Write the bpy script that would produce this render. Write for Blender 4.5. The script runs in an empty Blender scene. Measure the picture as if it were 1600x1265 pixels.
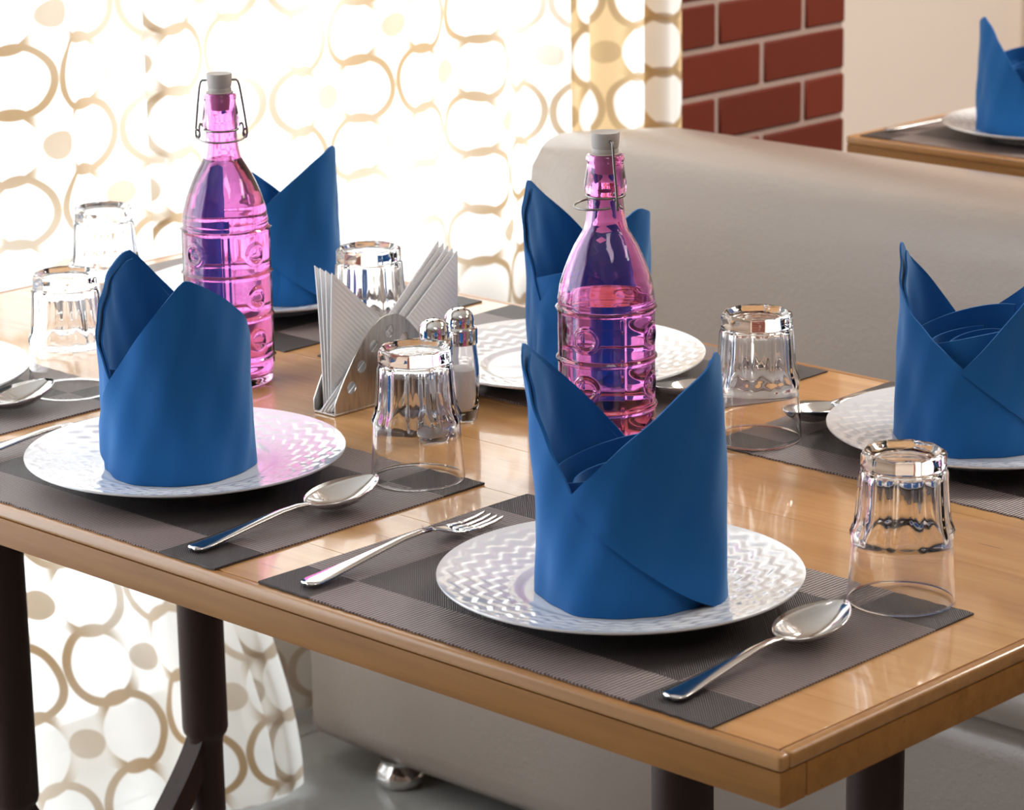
import bpy, bmesh, math, random
from mathutils import Vector, Matrix, noise
PI = math.pi
S = bpy.context.scene
COL = S.collection
rnd = random.Random(7)

# ------------------------------------------------------------------ camera
cam = bpy.data.cameras.new('camera')
cam.sensor_width = 36.0; cam.sensor_fit = 'HORIZONTAL'
cam.lens = 4546.0 / 1600 * 36
cam.clip_start = 0.05
cam.dof.use_dof = True; cam.dof.focus_distance = 2.38; cam.dof.aperture_fstop = 15.0
camo = bpy.data.objects.new('camera', cam); COL.objects.link(camo)
R_ = Vector((0.72284032, 0.69083416, -0.01581271)); U_ = Vector((-0.17269996, 0.20276361, 0.96387844)); F_ = R_.cross(U_)
camo.matrix_world = Matrix(((R_.x, U_.x, F_.x, 1.59920), (R_.y, U_.y, F_.y, -1.37517), (R_.z, U_.z, F_.z, 1.46668), (0, 0, 0, 1)))
S.camera = camo

# ------------------------------------------------------------------ colour management, sky, added fill lamps
S.view_settings.view_transform = 'Standard'; S.view_settings.look = 'None'
S.view_settings.gamma = 1.0; S.view_settings.use_curve_mapping = False
S.view_settings.exposure = 0.10
W = bpy.data.worlds.new('sky'); S.world = W; W.use_nodes = True
bg = W.node_tree.nodes['Background']
bg.inputs[0].default_value = (0.87, 0.94, 1.0, 1); bg.inputs[1].default_value = 4.8
S.cycles.use_denoising = True
S.cycles.max_bounces = 14; S.cycles.transmission_bounces = 14; S.cycles.transparent_max_bounces = 16
S.cycles.sample_clamp_indirect = 8.0

def area(name, loc, rot, sx, sy, energy, col=(1, 1, 1), portal=False):
    l = bpy.data.lights.new(name, 'AREA'); l.shape = 'RECTANGLE'; l.size = sx; l.size_y = sy
    l.energy = energy; l.color = col
    if portal: l.cycles.is_portal = True
    o = bpy.data.objects.new(name, l); o.location = loc; o.rotation_euler = rot; COL.objects.link(o)
    return o
# portals in the two openings of the window wall (they only guide sampling of the sky)
area('portal_door', (-1.36, -0.76, 1.13), (0, -PI/2, 0), 2.2, 2.88, 0, portal=True)
area('portal_window', (-1.36, 1.25, 1.38), (0, -PI/2, 0), 1.7, 1.14, 0, portal=True)
area('portal_low_light', (-1.36, .83, .275), (0, -PI/2, 0), .49, .30, 0, portal=True)
# unseen panels added under the ceiling as fill light
area('fill_panel_lamp', (1.7, -0.6, 2.66), (0, 0, 0), 1.2, 0.6, 11, (1.0, 0.95, 0.90))
area('fill_panel_lamp', (0.3, 2.6, 2.66), (0, 0, 0), 1.2, 0.6, 72, (1.0, 0.92, 0.84))
area('fill_panel_lamp', (2.6, 2.2, 2.66), (0, 0, 0), 1.2, 0.6, 20, (1.0, 0.92, 0.82))

# ------------------------------------------------------------------ materials
def mat(name, col=(.8, .8, .8), rough=.5, metal=0, spec=.5, **kw):
    m = bpy.data.materials.new(name); m.use_nodes = True
    b = m.node_tree.nodes['Principled BSDF']
    b.inputs['Base Color'].default_value = (*col, 1); b.inputs['Roughness'].default_value = rough
    b.inputs['Metallic'].default_value = metal; b.inputs['Specular IOR Level'].default_value = spec
    for k, v in kw.items(): b.inputs[k.replace('_', ' ')].default_value = v
    return m, m.node_tree, b
def N(nt, t, **kw):
    n = nt.nodes.new(t)
    for k, v in kw.items(): setattr(n, k, v)
    return n
def val(nt, x):
    return x
def MA(nt, op, a, b=None, c=None):
    n = nt.nodes.new('ShaderNodeMath'); n.operation = op
    for i, v in enumerate((a, b, c)):
        if v is None: continue
        if isinstance(v, (int, float)): n.inputs[i].default_value = v
        else: nt.links.new(v, n.inputs[i])
    return n.outputs[0]
def ramp(nt, fac, stops):
    r = nt.nodes.new('ShaderNodeValToRGB'); nt.links.new(fac, r.inputs[0])
    e = r.color_ramp.elements
    while len(e) < len(stops): e.new(.5)
    for el, (p, c) in zip(e, stops): el.position = p; el.color = (*c, 1)
    return r.outputs[0]
def mixc(nt, fac, a, b, blend='MIX'):
    m = nt.nodes.new('ShaderNodeMix'); m.data_type = 'RGBA'; m.blend_type = blend
    for i, v in ((0, fac), (6, a), (7, b)):
        if isinstance(v, (int, float)): m.inputs[i].default_value = v
        elif isinstance(v, tuple): m.inputs[i].default_value = (*v, 1)
        else: nt.links.new(v, m.inputs[i])
    return m.outputs[2]
def bump(nt, b, h, strength, dist):
    n = nt.nodes.new('ShaderNodeBump'); n.inputs['Strength'].default_value = strength; n.inputs['Distance'].default_value = dist
    nt.links.new(h, n.inputs['Height']); nt.links.new(n.outputs[0], b.inputs['Normal']); return n
def objco(nt, scale=(1, 1, 1), out='Object', loc=(0, 0, 0)):
    t = nt.nodes.new('ShaderNodeTexCoord'); m = nt.nodes.new('ShaderNodeMapping')
    m.inputs['Scale'].default_value = scale; m.inputs['Location'].default_value = loc
    nt.links.new(t.outputs[out], m.inputs[0]); return m.outputs[0]
def noise_tex(nt, co, scale, detail=3, rough=.5):
    n = nt.nodes.new('ShaderNodeTexNoise'); nt.links.new(co, n.inputs['Vector'])
    n.inputs['Scale'].default_value = scale; n.inputs['Detail'].default_value = detail; n.inputs['Roughness'].default_value = rough
    return n.outputs[0]

def wood_mat(name, c1, c2, c3, sc, rough, coat):
    m, nt, b = mat(name, c1, rough)
    oi = nt.nodes.new('ShaderNodeObjectInfo')
    co = objco(nt, sc)
    add = nt.nodes.new('ShaderNodeVectorMath'); add.operation = 'ADD'
    nt.links.new(co, add.inputs[0])
    cmb = nt.nodes.new('ShaderNodeCombineXYZ')
    for i in range(3): nt.links.new(MA(nt, 'MULTIPLY', oi.outputs['Random'], 40 + 13*i), cmb.inputs[i])
    nt.links.new(cmb.outputs[0], add.inputs[1])
    g = noise_tex(nt, add.outputs[0], 3, 6, .62)
    big = noise_tex(nt, add.outputs[0], .7, 2)
    c = ramp(nt, g, [(.3, c3), (.48, c1), (.7, c2)])
    c = mixc(nt, MA(nt, 'MULTIPLY', big, .5), c, c1)
    hs = nt.nodes.new('ShaderNodeHueSaturation'); nt.links.new(c, hs.inputs['Color'])
    nt.links.new(MA(nt, 'MULTIPLY_ADD', oi.outputs['Random'], .13, .94), hs.inputs['Value'])
    # small dark knots
    v = nt.nodes.new('ShaderNodeTexVoronoi'); nt.links.new(add.outputs[0], v.inputs['Vector']); v.inputs['Scale'].default_value = 2.2
    kn = MA(nt, 'LESS_THAN', v.outputs['Distance'], .045)
    c = mixc(nt, MA(nt, 'MULTIPLY', kn, .55), hs.outputs[0], (c3[0]*.35, c3[1]*.3, c3[2]*.3))
    nt.links.new(c, b.inputs['Base Color'])
    b.inputs['Coat Weight'].default_value = coat; b.inputs['Coat Roughness'].default_value = .07; b.inputs['Coat IOR'].default_value = 1.62
    bump(nt, b, g, .12, .001)
    return m
WOOD = wood_mat('varnished_rubberwood', (.55, .285, .10), (.64, .36, .145), (.45, .215, .066), (1.6, 22, 22), .32, .75)
WOODE = wood_mat('shaded_edge_wood', (.27, .118, .027), (.33, .15, .040), (.20, .082, .017), (1.6, 22, 22), .5, .0)  # table wood darkened: shade on the front face put into the colour
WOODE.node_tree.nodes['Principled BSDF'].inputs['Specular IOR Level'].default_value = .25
WOODS = wood_mat('shaded_strip_wood', (.36, .165, .045), (.43, .21, .066), (.28, .12, .028), (1.6, 22, 22), .38, .3)  # strip tone between top and band, also darkened to stand for shade
DARKW = wood_mat('dark_stained_wood', (.030, .0125, .0085), (.043, .018, .012), (.018, .008, .006), (14, 14, 1.5), .5, .0)
DARKW.node_tree.nodes['Principled BSDF'].inputs['Specular IOR Level'].default_value = .2

# cotton napkin
NAP, nt, b = mat('blue_cotton', (.016, .125, .385), .88, spec=.15, Sheen_Weight=.45, Sheen_Roughness=.45)
b.inputs['Sheen Tint'].default_value = (.45, .7, 1, 1)
co = objco(nt)
n1 = noise_tex(nt, co, 55, 4); wv = noise_tex(nt, co, 900, 2)
nt.links.new(mixc(nt, MA(nt, 'MULTIPLY', n1, .35), (.012, .112, .345), (.008, .080, .275)), b.inputs['Base Color'])
bump(nt, b, MA(nt, 'ADD', MA(nt, 'MULTIPLY', wv, .25), MA(nt, 'MULTIPLY', n1, 1.0)), .25, .0012)

PORC, nt, b = mat('white_porcelain', (.82, .82, .83), .07, spec=.6, Coat_Weight=.5, Coat_Roughness=.04)
STEEL, nt, b = mat('polished_steel', (.74, .73, .72), .13, 1)
CHROME, nt, b = mat('chrome', (.78, .77, .76), .07, 1)
BRUSH, nt, b = mat('brushed_steel', (.50, .46, .42), .30, 1)
co = objco(nt, (4, 40, 4)); g = noise_tex(nt, co, 8, 5, .7)
nt.links.new(ramp(nt, g, [(.3, (.36, .32, .29)), (.62, (.56, .53, .49))]), b.inputs['Base Color'])
GLASS, nt, b = mat('clear_glass', (1, 1, 1), .0, Transmission_Weight=1.0, IOR=1.48)
PINK, nt, b = mat('pink_glass', (.945, .49, .83), .0, Transmission_Weight=1.0, IOR=1.45)
WATER, nt, b = mat('water', (.97, .95, 1), .0, Transmission_Weight=1.0, IOR=1.33)
CERAM, nt, b = mat('unglazed_stopper', (.44, .40, .37), .6)
RUBBER, nt, b = mat('rubber_seal', (.55, .47, .43), .6)
WIRE, nt, b = mat('dull_wire', (.25, .235, .22), .34, 1)
SALT, nt, b = mat('salt', (.86, .82, .82), .9)
PEPPER, nt, b = mat('salt_fill_grey', (.62, .58, .58), .9)
PAPER, nt, b = mat('white_tissue', (.84, .83, .84), .85, spec=.2)
co = objco(nt, (1, 1, 1)); w = N(nt, 'ShaderNodeTexWave', bands_direction='DIAGONAL'); nt.links.new(co, w.inputs['Vector']); w.inputs['Scale'].default_value = 110; w.inputs['Distortion'].default_value = .3
bump(nt, b, w.outputs['Fac'], .18, .0006)

# woven placemat: bands follow the mat's own UV (0..1), weave is fine relief
MATM, nt, b = mat('woven_vinyl', (.07, .05, .045), .42, spec=.45)
uvn = N(nt, 'ShaderNodeUVMap'); sp = N(nt, 'ShaderNodeSeparateXYZ'); nt.links.new(uvn.outputs[0], sp.inputs[0])
u, v = sp.outputs[0], sp.outputs[1]     # metres across the mat: u 0..L , v 0..D stored as fractions
def band(x, a, b_): return MA(nt, 'MULTIPLY', MA(nt, 'GREATER_THAN', x, a), MA(nt, 'LESS_THAN', x, b_))
bu = MA(nt, 'ADD', band(u, -1, .125), band(u, .84, 2)); bv = MA(nt, 'ADD', band(v, -1, .17), band(v, .84, 2))
du = MA(nt, 'ADD', band(u, .125, .29), band(u, .70, .84)); dv = MA(nt, 'ADD', band(v, .17, .36), band(v, .66, .84))
corner = MA(nt, 'MULTIPLY', bu, bv)
border = MA(nt, 'SUBTRACT', MA(nt, 'MAXIMUM', bu, bv), corner)
dark = MA(nt, 'MULTIPLY', MA(nt, 'MAXIMUM', du, dv), MA(nt, 'SUBTRACT', 1.0, MA(nt, 'MAXIMUM', bu, bv)))
# rib directions
ribu = MA(nt, 'SINE', MA(nt, 'MULTIPLY', u, .43*2*PI/.0033)); ribv = MA(nt, 'SINE', MA(nt, 'MULTIPLY', v, .29*2*PI/.0033))
ribu2 = MA(nt, 'SINE', MA(nt, 'MULTIPLY', u, .43*2*PI/.0022)); ribv2 = MA(nt, 'SINE', MA(nt, 'MULTIPLY', v, .29*2*PI/.0022))
weave = MA(nt, 'MULTIPLY', ribu2, ribv2)
rib = MA(nt, 'ADD', MA(nt, 'MULTIPLY', bu, ribv), MA(nt, 'MULTIPLY', bv, ribu))
c = mixc(nt, border, (.098, .060, .047), (.27, .21, .20))
c = mixc(nt, dark, c, (.045, .036, .036))
c = mixc(nt, corner, c, (.042, .033, .032))
thr = MA(nt, 'ADD', MA(nt, 'MULTIPLY', border, rib), MA(nt, 'MULTIPLY', MA(nt, 'SUBTRACT', 1.0, border), weave))
c = mixc(nt, MA(nt, 'MULTIPLY', MA(nt, 'LESS_THAN', thr, -.15), .72), c, (.022, .016, .015))
nt.links.new(c, b.inputs['Base Color'])
bump(nt, b, thr, .5, .0007)

LEATH, nt, b = mat('taupe_leatherette', (.225, .180, .150), .36, spec=.5, Coat_Weight=.5, Coat_Roughness=.26)
co = objco(nt); g = noise_tex(nt, co, 140, 5, .65); g2 = noise_tex(nt, co, 5, 3)
nt.links.new(mixc(nt, MA(nt, 'MULTIPLY', g2, .6), (.315, .252, .212), (.255, .204, .172)), b.inputs['Base Color'])
bump(nt, b, g, .30, .003)

BRICK, nt, b = mat('painted_brick', (.125, .017, .009), .62, spec=.3)
oi = N(nt, 'ShaderNodeObjectInfo'); co = objco(nt); g = noise_tex(nt, co, 35, 4)
c = mixc(nt, oi.outputs['Random'], (.165, .023, .009), (.125, .017, .007)); c = mixc(nt, MA(nt, 'MULTIPLY', g, .25), c, (.17, .028, .015))
nt.links.new(c, b.inputs['Base Color']); bump(nt, b, g, .3, .003)
MORT, nt, b = mat('grey_mortar', (.42, .31, .27), .85)
co = objco(nt); bump(nt, b, noise_tex(nt, co, 120, 4), .5, .004)
WALLM, nt, b = mat('cream_paint', (.80, .71, .64), .7, spec=.25)
co = objco(nt); bump(nt, b, noise_tex(nt, co, 60, 4), .1, .002)
WALLB, nt, b = mat('unseen_wall_brown', (.30, .22, .17), .7, spec=.25)  # dark tone made up for the unseen walls to cut fill light
CEIL, nt, b = mat('ceiling_white', (.80, .78, .75), .8)
FLOORM, nt, b = mat('grey_floor_tile', (.30, .30, .285), .22, spec=.5)
co = objco(nt); g = noise_tex(nt, co, 7, 5, .6)
nt.links.new(ramp(nt, g, [(.3, (.30, .30, .29)), (.7, (.43, .43, .415))]), b.inputs['Base Color'])
GROUT, nt, b = mat('floor_grout', (.28, .27, .26), .8)
ALU, nt, b = mat('white_window_frame', (.72, .73, .74), .4)
HOLEM, nt, b = mat('hole_shade_black', (.01, .01, .01), .45)  # stands for the darkness inside the cap holes
LAMPM, nt, b = mat('fill_panel_housing', (.8, .8, .8), .5)

# thin window pane: lets the sky through, reflects a little
PANE = bpy.data.materials.new('window_pane'); PANE.use_nodes = True; nt = PANE.node_tree
nt.nodes.remove(nt.nodes['Principled BSDF']); out = nt.nodes['Material Output']
tr = N(nt, 'ShaderNodeBsdfTransparent'); gl = N(nt, 'ShaderNodeBsdfGlossy'); gl.inputs['Roughness'].default_value = .0
mx = N(nt, 'ShaderNodeMixShader'); mx.inputs[0].default_value = .05
nt.links.new(tr.outputs[0], mx.inputs[1]); nt.links.new(gl.outputs[0], mx.inputs[2]); nt.links.new(mx.outputs[0], out.inputs[0])

# sheer curtain with woven flower-ring pattern; UV in metres along the cloth
def curtain_mat(name, sheer, ground=(.92, .87, .79)):
    m = bpy.data.materials.new(name); m.use_nodes = True; nt = m.node_tree
    nt.nodes.remove(nt.nodes['Principled BSDF']); out = nt.nodes['Material Output']
    uvn = N(nt, 'ShaderNodeUVMap'); 
    nz = N(nt, 'ShaderNodeTexNoise'); nt.links.new(uvn.outputs[0], nz.inputs['Vector']); nz.inputs['Scale'].default_value = 7
    off = N(nt, 'ShaderNodeVectorMath', operation='SCALE'); nt.links.new(nz.outputs['Color'], off.inputs[0]); off.inputs['Scale'].default_value = .022
    ad = N(nt, 'ShaderNodeVectorMath', operation='ADD'); nt.links.new(uvn.outputs[0], ad.inputs[0]); nt.links.new(off.outputs[0], ad.inputs[1])
    sp = N(nt, 'ShaderNodeSeparateXYZ'); nt.links.new(ad.outputs[0], sp.inputs[0])
    U = MA(nt, 'MULTIPLY', sp.outputs[0], 1/.116); V = MA(nt, 'MULTIPLY', sp.outputs[1], 1/.0780)
    def cell(x, o):       # signed offset from the nearest even integer (+o)
        return MA(nt, 'SUBTRACT', MA(nt, 'PINGPONG', MA(nt, 'ADD', x, 100 + o), 1.0), 0.0)
    def lattice(o):
        # |distance| to nearest flower centre in u and v, both in 0..1
        return cell(U, o), cell(V, o)
    def smooth(x, a, b_):
        n = N(nt, 'ShaderNodeMapRange', interpolation_type='SMOOTHSTEP'); nt.links.new(x, n.inputs[0])
        n.inputs[1].default_value = a; n.inputs[2].default_value = b_; n.inputs[3].default_value = 0; n.inputs[4].default_value = 1
        return n.outputs[0]
    def ell(a, b_, cx, cy, sx, sy):
        p = MA(nt, 'POWER', MA(nt, 'MULTIPLY', MA(nt, 'SUBTRACT', a, cx), 1/sx), 2.0)
        q = MA(nt, 'POWER', MA(nt, 'MULTIPLY', MA(nt, 'SUBTRACT', b_, cy), 1/sy), 2.0)
        return MA(nt, 'SQRT', MA(nt, 'ADD', p, q))
    dots = rings = pet = None
    for o in (0, 1):
        a, b_ = lattice(o)
        d = MA(nt, 'SUBTRACT', 1.0, smooth(ell(a, b_, 0, 0, .20, .22), .9, 1.08))
        outer = MA(nt, 'SUBTRACT', 1.0, smooth(ell(a, b_, .53, 0, .47, .60), .97, 1.03))
        inner = MA(nt, 'SUBTRACT', 1.0, smooth(ell(a, b_, .55, 0, .355, .475), .95, 1.03))
        r = MA(nt, 'MULTIPLY', MA(nt, 'MULTIPLY', outer, MA(nt, 'SUBTRACT', 1.0, inner)), smooth(a, .12, .34))
        dots = d if dots is None else MA(nt, 'MAXIMUM', dots, d)
        rings = r if rings is None else MA(nt, 'MAXIMUM', rings, r)
        pet = inner if pet is None else MA(nt, 'MAXIMUM', pet, inner)
    pat = MA(nt, 'MAXIMUM', MA(nt, 'MULTIPLY', rings, 1.0), MA(nt, 'MULTIPLY', dots, .80))
    n2 = N(nt, 'ShaderNodeTexNoise'); nt.links.new(uvn.outputs[0], n2.inputs['Vector']); n2.inputs['Scale'].default_value = 2.6
    pat = MA(nt, 'MULTIPLY', pat, MA(nt, 'MULTIPLY_ADD', smooth(n2.outputs[0], .28, .62), .5, .5))
    white = mixc(nt, pet, ground, (.93, .90, .85))
    col = mixc(nt, pat, white, (.36, .24, .13))
    df = N(nt, 'ShaderNodeBsdfDiffuse'); tl = N(nt, 'ShaderNodeBsdfTranslucent'); tp = N(nt, 'ShaderNodeBsdfTransparent')
    nt.links.new(col, df.inputs[0]); nt.links.new(mixc(nt, .5, col, (1, 1, 1), 'MIX') if False else col, tl.inputs[0])
    m1 = N(nt, 'ShaderNodeMixShader'); m1.inputs[0].default_value = .58
    nt.links.new(df.outputs[0], m1.inputs[1]); nt.links.new(tl.outputs[0], m1.inputs[2])
    opac = MA(nt, 'ADD', MA(nt, 'MULTIPLY_ADD', pet, .06, sheer), MA(nt, 'MULTIPLY', pat, .34))
    m2 = N(nt, 'ShaderNodeMixShader'); nt.links.new(MA(nt, 'MINIMUM', opac, 1.0), m2.inputs[0])
    nt.links.new(tp.outputs[0], m2.inputs[1]); nt.links.new(m1.outputs[0], m2.inputs[2])
    nt.links.new(m2.outputs[0], out.inputs[0])
    return m
CURT = curtain_mat('backlit_sheer_cloth', .76)  # backlit copy of the cloth, its whiteness put into the ground colour
CURTG = curtain_mat('unlit_cream_cloth', .93, (.78, .57, .31))  # same cloth without backlight, put into a deeper golden ground

# ------------------------------------------------------------------ mesh helpers
def mesh(name, verts, faces, m, parent=None, smooth=True, uvs=None):
    me = bpy.data.meshes.new(name); me.from_pydata([tuple(v) for v in verts], [], faces)
    if uvs:
        lay = me.uv_layers.new(name='UVMap')
        for lp in me.loops: lay.data[lp.index].uv = uvs[lp.vertex_index]
    if smooth: me.polygons.foreach_set('use_smooth', [True]*len(me.polygons))
    me.materials.append(m); me.update()
    o = bpy.data.objects.new(name, me); COL.objects.link(o)
    if parent is not None: o.parent = parent
    return o
def autosmooth(o, ang=35):
    me = o.data
    me.polygons.foreach_set('use_smooth', [True]*len(me.polygons))
    bm = bmesh.new(); bm.from_mesh(me)
    for e in bm.edges:
        e.smooth = not (len(e.link_faces) == 2 and e.calc_face_angle(0) > math.radians(ang))
    bm.to_mesh(me); bm.free(); return o
def box_bm(lo, hi, bev=0, seg=2):
    bm = bmesh.new()
    bmesh.ops.create_cube(bm, size=1)
    for v in bm.verts:
        v.co = Vector([(lo[i]+hi[i])/2 + v.co[i]*(hi[i]-lo[i]) for i in range(3)])
    if bev: bmesh.ops.bevel(bm, geom=bm.edges[:], offset=bev, segments=seg, affect='EDGES', profile=.6)
    return bm
def from_bm(name, bm, m, parent=None, ang=40):
    bmesh.ops.recalc_face_normals(bm, faces=bm.faces[:])
    me = bpy.data.meshes.new(name); bm.to_mesh(me); bm.free(); me.materials.append(m)
    o = bpy.data.objects.new(name, me); COL.objects.link(o)
    if parent is not None: o.parent = parent
    return autosmooth(o, ang)
def box(name, lo, hi, m, parent=None, bev=0, seg=2): return from_bm(name, box_bm(lo, hi, bev, seg), m, parent)
def grid_faces(nu, nv, closed=False, o=0):
    f = []
    for i in range(nu if closed else nu-1):
        for j in range(nv-1):
            a = o + i*nv + j; b_ = o + ((i+1) % nu)*nv + j
            f.append((a, b_, b_+1, a+1))
    return f
def lathe(name, prof, n, m, parent=None, rf=None, ang=40, close=True):
    """prof: (r, z) list, traced once around the section; rf(theta, r, z, k) may change r"""
    v = []
    for i in range(n):
        t = 2*PI*i/n
        for k, (r, z) in enumerate(prof):
            q = rf(t, r, z, k) if rf else (r, z)
            v.append((q[0]*math.cos(t), q[0]*math.sin(t), q[1]))
    f = grid_faces(n, len(prof), True)
    bm = bmesh.new(); bv = [bm.verts.new(p) for p in v]
    for q in f:
        try: bm.faces.new([bv[i] for i in q])
        except ValueError: pass
    bmesh.ops.remove_doubles(bm, verts=bm.verts[:], dist=1e-5)
    bmesh.ops.dissolve_degenerate(bm, dist=1e-6, edges=bm.edges[:])
    return from_bm(name, bm, m, parent, ang)
def tube(name, pts, r, m, parent=None, n=8, closed=False, rads=None):
    pts = [Vector(p) for p in pts]; v = []; up = Vector((.13, .31, .94)).normalized()
    L = len(pts)
    for i, p in enumerate(pts):
        a = pts[(i-1) % L] if (closed or i > 0) else p; c = pts[(i+1) % L] if (closed or i < L-1) else p
        t = (c-a).normalized(); x = t.cross(up)
        if x.length < .05: x = t.cross(Vector((1, 0, 0)))
        x.normalize(); y = t.cross(x)
        rr = rads[i] if rads else r
        for k in range(n):
            w = 2*PI*k/n; v.append(p + x*rr*math.cos(w) + y*rr*math.sin(w))
    f = []
    for i in range(L if closed else L-1):
        for k in range(n):
            f.append((i*n+k, i*n+(k+1) % n, ((i+1) % L)*n+(k+1) % n, ((i+1) % L)*n+k))
    if not closed:
        f.append(tuple(range(n))[::-1]); f.append(tuple((L-1)*n+k for k in range(n)))
    return mesh(name, v, f, m, parent)
def spline(pts, n=8):
    P = [Vector(p) for p in pts]; out = []
    for i in range(len(P)-1):
        a = P[max(i-1, 0)]; b_ = P[i]; c = P[i+1]; d = P[min(i+2, len(P)-1)]
        for k in range(n):
            t = k/n
            out.append(.5*((2*b_) + (c-a)*t + (2*a-5*b_+4*c-d)*t*t + (3*b_-a-3*c+d)*t**3))
    out.append(P[-1]); return out
def thing(name, label, cat, loc=(0, 0, 0), rz=0, group=None):
    o = bpy.data.objects.new(name, None); COL.objects.link(o); o.empty_display_size = .05
    o.location = loc; o.rotation_euler = (0, 0, rz); return tag(o, label, cat, group)
def tag(o, label, cat, group=None):
    o['label'] = label; o['category'] = cat
    if group: o['group'] = group
    return o
def struct(o): o['kind'] = 'structure'; return o
def dup(root, loc, rz, label, group=None):
    r = root.copy(); COL.objects.link(r); r.location = loc; r.rotation_euler = (0, 0, rz); r['label'] = label
    if group: r['group'] = group
    for ch in list(root.children):
        c = ch.copy(); COL.objects.link(c); c.parent = r
        for g in list(ch.children):
            d = g.copy(); COL.objects.link(d); d.parent = c
    return r
def interp(tab, x):
    if x <= tab[0][0]: return tab[0][1]
    for (a, p), (b_, q) in zip(tab, tab[1:]):
        if x <= b_: return p + (q-p)*(x-a)/(b_-a)
    return tab[-1][1]
def sstep(a, b_, x):
    t = min(1, max(0, (x-a)/(b_-a))); return t*t*(3-2*t)

# ================================================================== SETTING
# floor: slab (grout) with tiles as pieces
fl = struct(box('floor', (-1.75, -3.4, -.10), (4.2, 4.8, -.004), GROUT))
tile_me = None
for i in range(10):
    for j in range(14):
        x0, y0 = -1.75+.6*i, -3.4+.6*j
        if tile_me is None:
            t = box('floor_tile', (0.0015, .0015, -.004), (.5985, .5985, 0), FLOORM, fl, .001, 1); tile_me = t.data
        else:
            t = bpy.data.objects.new('floor_tile', tile_me); COL.objects.link(t); t.parent = fl
        t.location = (x0, y0, 0)
struct(box('ceiling', (-1.75, -3.4, 2.72), (4.2, 4.8, 2.82), CEIL))
struct(box('wall_front', (-1.75, -3.5, -.1), (4.2, -3.4, 2.8), WALLB))
struct(box('wall_right', (4.2, -3.5, -.1), (4.3, 4.9, 2.8), WALLB))
struct(box('wall_back', (-1.75, 4.8, -.1), (4.2, 4.9, 2.8), WALLM))
# window wall x = -1.38 .. -1.30 : a full height glazed bay, lengthened out of view for side light (y -1.55..0.96) and a window with a low sill (0.96..1.66)
def wallbm(parts):
    bm = bmesh.new()
    for lo, hi in parts:
        b2 = box_bm(lo, hi); me = bpy.data.meshes.new('t'); b2.to_mesh(me); b2.free(); bm.from_mesh(me); bpy.data.meshes.remove(me)
    return bm
X0, X1 = -1.345, -1.275
struct(from_bm('wall_left', wallbm([((X0, -3.4, 0), (X1, -2.20, 2.72)), ((X0, -2.20, 2.24), (X1, 1.82, 2.72)), ((X0, .98, 0), (X1, 1.82, .52)),
     ((X0, 1.82, 0), (X1, 1.86, 2.72)), ((X0, -2.20, 0), (X1, .98, .03))]), WALLM))
# recessed cream wall beyond the brick pier
struct(box('wall_recess', (-1.75, 2.432, 0), (-1.62, 4.8, 2.72), WALLM))
# brick pier, standing proud of the window wall
struct(box('wall_return', (-1.75, 2.382, 0), (-1.40, 2.432, 2.72), WALLM))
pier = struct(box('wall_pier', (-1.40, 1.86, 0), (-1.306, 2.432, 2.72), MORT))
BL, BH, JT = .2075, .0655, .0100
brick_cache = {}
zrow0 = .716 - 9*.0747 + JT/2     # courses continue down to the floor; a joint sits at z = .716
nb = 0
for k in range(34):
    z0 = zrow0 + k*.0747
    if z0 + BH > 2.70 or z0 < .0: continue
    ys = (2.228 if (k % 2) else 2.333)
    y = ys
    while y > 1.6: y -= BL+JT
    while y < 2.432:
        a, e = max(y, 1.862), min(y+BL, 2.436)
        if e-a > .02:
            key = round(e-a, 3)
            if key not in brick_cache:
                o = box('brick', (0, 0, 0), (.012, e-a, BH), BRICK, pier, .003, 1); brick_cache[key] = o.data
            else:
                o = bpy.data.objects.new('brick', brick_cache[key]); COL.objects.link(o); o.parent = pier
            o.location = (-1.3140 + rnd.uniform(-.001, .001), a, z0)
            nb += 1
        y += BL+JT
# windows: frame + panes
def window(name, y0, y1, z0, z1, ncol):
    w = struct(bpy.data.objects.new(name, None)); COL.objects.link(w); w.location = (-1.315, y0, z0)
    t = .035
    def fr(n, a, b_): box(n, a, b_, ALU, w, .003, 1)
    H, L = z1-z0, y1-y0
    fr('window_rail', (-.025, 0, 0), (.025, L, t)); fr('window_rail', (-.025, 0, H-t), (.025, L, H))
    for i in range(ncol+1):
        yy = min(max(L*i/ncol - t/2, 0), L-t); fr('window_stile', (-.025, yy, t), (.025, yy+t, H-t))
    for i in range(ncol):
        box('pane', (-.002, L*i/ncol+t*.5, t), (.002, L*(i+1)/ncol-t*.5, H-t), PANE, w)
    return w
window('window_1', -2.20, .68, .03, 2.24, 3)  # unseen bay, extended and left mostly uncurtained to add light from the left
window('window_2', .68, 1.82, .52, 2.24, 1)
window('window_3', .68, .98, .03, .52, 1)

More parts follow.
